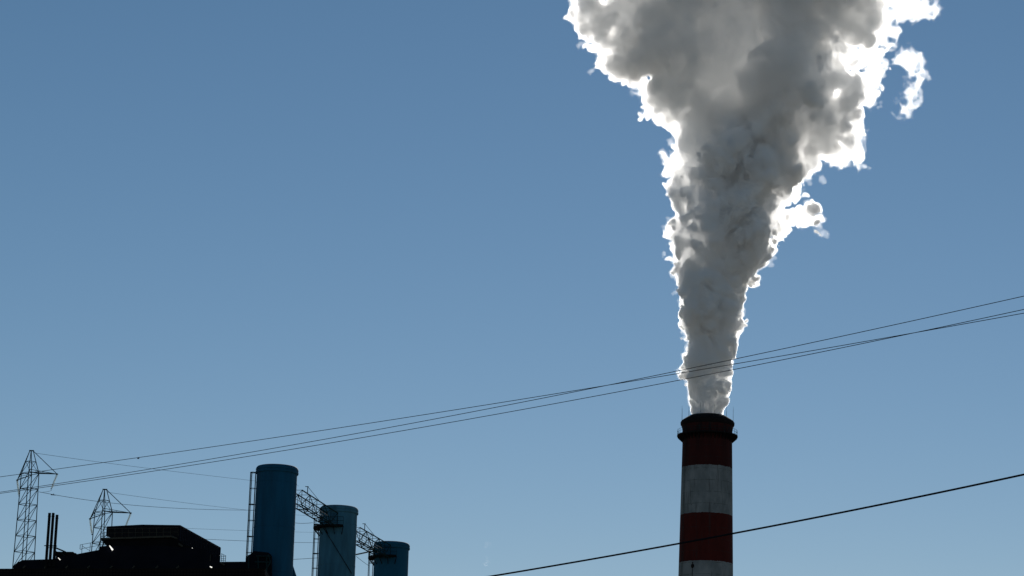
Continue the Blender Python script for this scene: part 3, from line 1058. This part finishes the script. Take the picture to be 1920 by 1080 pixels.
def build_plume():
    h = 0.27
    rng = np.random.default_rng(11)
    A = [(at(l, y, CH_Y), at(r, y, CH_Y)) for y, l, r in OUT]
    zs = np.array([(a.z + b.z) / 2 for a, b in A], np.float32)
    cx = np.array([(a.x + b.x) / 2 for a, b in A], np.float32)
    hw = np.array([(b.x - a.x) / 2 for a, b in A], np.float32)
    D = 24.0
    x0, x1 = (cx - hw).min() - 5, (cx + hw).max() + 5
    (nx, ny, nz), X, Y, Z = grid_axes(x0, x1, CH_Y - D, CH_Y + D, zs[0], zs[-1] + 4, h)
    Zl = Z[0, 0]
    cxz = np.interp(Zl, zs, cx).astype(np.float32)[None, None, :]
    hwz = np.interp(Zl, zs, hw).astype(np.float32)[None, None, :]
    dz = np.minimum(hwz, 6.5 + 0.25 * hwz)
    Fd = (np.sqrt(((X - cxz) / hwz) ** 2 + ((Y - CH_Y) / dz) ** 2) - 1) * dz
    Pf = np.full(Fd.shape, 9.0, np.float32)
    for (px, py, r_, yo) in PUFF:
        stamp(Pf, X, Y, Z, h, at(px, py, CH_Y + yo * 0.5), r_ / 5000 * CH_Y)
    # billows: round bumps with sharp creases, smaller near the mouth
    grow = np.clip((hwz - 4.0) / 22.0, 0.0, 1.0).astype(np.float32)
    mouth = np.clip((Z - at(1326, 786, CH_Y).z) / 4.0, 0.12, 1.0).astype(np.float32)
    facing = 1.0 + 0.8 * np.clip(np.abs(Y - CH_Y) / dz, 0, 1.2)
    disp = np.zeros_like(Fd)
    fine = np.zeros_like(Fd)
    for per, a0, a1 in BILLOW:
        v = (np.abs(smooth_noise(rng, (nx, ny, nz), h, None, per)) - 0.75) * ((a0 + (a1 - a0) * grow) * mouth)
        if per > 2.5:
            disp += v * facing
        else:
            fine += v * (0.75 + 0.75 * (facing - 1.0) / 0.8)
    lim = (0.7 + 1.5 * grow) * facing
    Fd -= np.where(disp > 0, lim * np.tanh(disp / lim), disp) + fine
    Fd = np.minimum(Fd, Pf - fine * 1.3)
    del disp, fine, v, Pf
    close_box(Fd)
    V, Q = surface_nets(Fd, h, (X[0, 0, 0], Y[0, 0, 0], Z[0, 0, 0]))
    V, Q = split_islands(V, Q, 5000)[0]
    o = mesh_np('smoke_plume', V, Q, steam_mat('steam', *STEAM[0]))
    props(o, 'dense white smoke plume rising from the red and white striped smokestack', 'smoke plume')
    # thin veil round the whole plume
    w1 = smooth_noise(rng, (nx, ny, nz), h, None, 1.6)
    vf = Fd - (0.22 + 0.25 * grow) * mouth - 0.22 * w1 * mouth
    close_box(vf)
    V, Q = split_islands(*surface_nets(vf, h, (X[0, 0, 0], Y[0, 0, 0], Z[0, 0, 0])), 5000)[0]
    mesh_np('veil', V, Q, steam_mat('veil_steam', *STEAM[2])).parent = o
    del vf, w1
    # the young steam just above the mouth is thicker than the old steam higher up
    zm = at(1330, 778, CH_Y).z
    n0 = smooth_noise(rng, Fd.shape, h, None, 8.5)
    c1 = Fd + (0.20 + 0.30 * grow + np.clip((Z - zm - 62.0 - 9.0 * n0) * 0.16, 0, None))
    n1 = np.abs(smooth_noise(rng, c1.shape, h, None, 5.2))
    n2 = np.abs(smooth_noise(rng, c1.shape, h, None, 2.6))
    c1 = np.maximum(c1, (0.10 + 0.30 * grow - n1) * 3.0)
    c1 = np.maximum(c1, (-4.0 + 3.75 * np.minimum(grow * 2.2, 1.0) + 0.2 * grow - n0) * 3.0)
    c1 = np.maximum(c1, (0.26 - n2) * 2.0)
    del n1, n2
    close_box(c1)
    V, Q = surface_nets(c1, h, (X[0, 0, 0], Y[0, 0, 0], Z[0, 0, 0]))
    mesh_np('young_steam', V, Q, steam_mat('young_steam', *STEAM[1])).parent = o
    # thicker billows inside the plume
    c2 = (Fd + 0.35 + 0.45 * grow)[::2, ::2, ::2]
    n1 = n0[::2, ::2, ::2]
    n2 = smooth_noise(rng, c2.shape, 2 * h, None, 4.5)
    n3 = smooth_noise(rng, c2.shape, 2 * h, None, 2.2)
    c2 = np.maximum(c2, -(n1 * 1.0 + np.abs(n2) * 0.9 + np.abs(n3) * .5 - 0.85) * 3)
    close_box(c2)
    V, Q = surface_nets(c2, 2 * h, (X[0, 0, 0], Y[0, 0, 0], Z[0, 0, 0]))
    mesh_np('dense_billow', V, Q, steam_mat('dense_steam', *STEAM[3])).parent = o
    del c1, c2, n0, n1
    # torn wisps
    h = 0.21
    ws = []
    for p0, p1, p2, p3, r0, r1 in WISP:
        for i in range(13):
            t = i / 12
            a, b = (1 - t), t
            px = a ** 3 * p0[0] + 3 * a * a * b * p1[0] + 3 * a * b * b * p2[0] + b ** 3 * p3[0]
            py = a ** 3 * p0[1] + 3 * a * a * b * p1[1] + 3 * a * b * b * p2[1] + b ** 3 * p3[1]
            ws.append((at(px, py, CH_Y + 4 * math.sin(px * .05)), (r0 + (r1 - r0) * t) / 5000 * CH_Y))
    parts = {}
    thin = steam_mat('thin_steam', *STEAM[4])
    veil2 = steam_mat('thin_veil', *STEAM[5])
    for c, r_ in ws:
        parts.setdefault('r' if c.x > at(1400, 300, CH_Y).x else 'l', []).append((c, r_))
    for key, lst in parts.items():
        P = np.array([[*c, r_] for c, r_ in lst])
        lo, hi = (P[:, :3] - P[:, 3:]).min(0) - 3, (P[:, :3] + P[:, 3:]).max(0) + 3
        n, X, Y, Z = grid_axes(lo[0], hi[0], lo[1], hi[1], lo[2], hi[2], h)
        G = np.full(n, 9.0, np.float32)
        for c, r_ in lst:
            stamp(G, X, Y, Z, h, c, r_)
        for per, am in ((3.4, 1.2), (1.7, 1.0), (0.9, 0.6)):
            G += (np.abs(smooth_noise(rng, n, h, None, per)) - 0.62) * am * 1.25
        G -= smooth_noise(rng, n, h, None, 0.6) * 0.25
        for off, m_, nm in ((-0.45, veil2, 'wisp_veil'), (0.1, thin, 'torn_wisp')):
            G2 = G + off
            close_box(G2)
            V, Q = surface_nets(G2, h, (X[0, 0, 0], Y[0, 0, 0], Z[0, 0, 0]))
            for V, Q in split_islands(V, Q, 3500 if off > 0 else 6000):
                mesh_np(nm, V, Q, m_).parent = o
    return o


def build_scraps():
    m_ = steam_mat('faint_cloud', 0.006, 0.6)
    for k, (lst, lab) in enumerate(((((917, 1020, 5), (913, 1025, 4), (919, 1024, 3)), 'tiny faint cloud scrap low in the sky, upper of two left of the thick cable'),
                                    (((914, 1052, 4), (909, 1057, 5), (912, 1060, 3)), 'tiny faint cloud scrap low in the sky, lower of two above the thick cable'))):
        rng = np.random.default_rng(5 + k)
        pts = [(at(x, y, 1500), r_ * 0.33) for x, y, r_ in lst]
        P = np.array([[*c, r_] for c, r_ in pts])
        lo, hi = P[:, :3].min(0) - 4, P[:, :3].max(0) + 4
        n, X, Y, Z = grid_axes(lo[0], hi[0], lo[1], hi[1], lo[2], hi[2], .2)
        G = np.full(n, 9.0, np.float32)
        for c, r_ in pts:
            stamp(G, X, Y, Z, .2, c, r_)
        G += smooth_noise(rng, n, .2, None, 1.5) * .5
        close_box(G)
        V, Q = split_islands(*surface_nets(G, .2, (X[0, 0, 0], Y[0, 0, 0], Z[0, 0, 0])), 10)[0]
        props(mesh_np('cloud_scrap', V, Q, m_), lab, 'cloud', 'tiny cloud scraps low in the sky')


BILLOW = ((12.0, 0.0, 1.3), (6.5, 0.3, 2.6), (3.6, 0.7, 2.3), (1.9, 0.55, 1.1), (1.1, 0.42, 0.7), (0.7, 0.28, 0.4))
STEAM = ((0.33, 0.70), (2.6, 0.35), (0.06, 0.65), (0.62, 0.60), (0.12, 0.65), (0.03, 0.70))
build_scraps()
plume = build_plume()
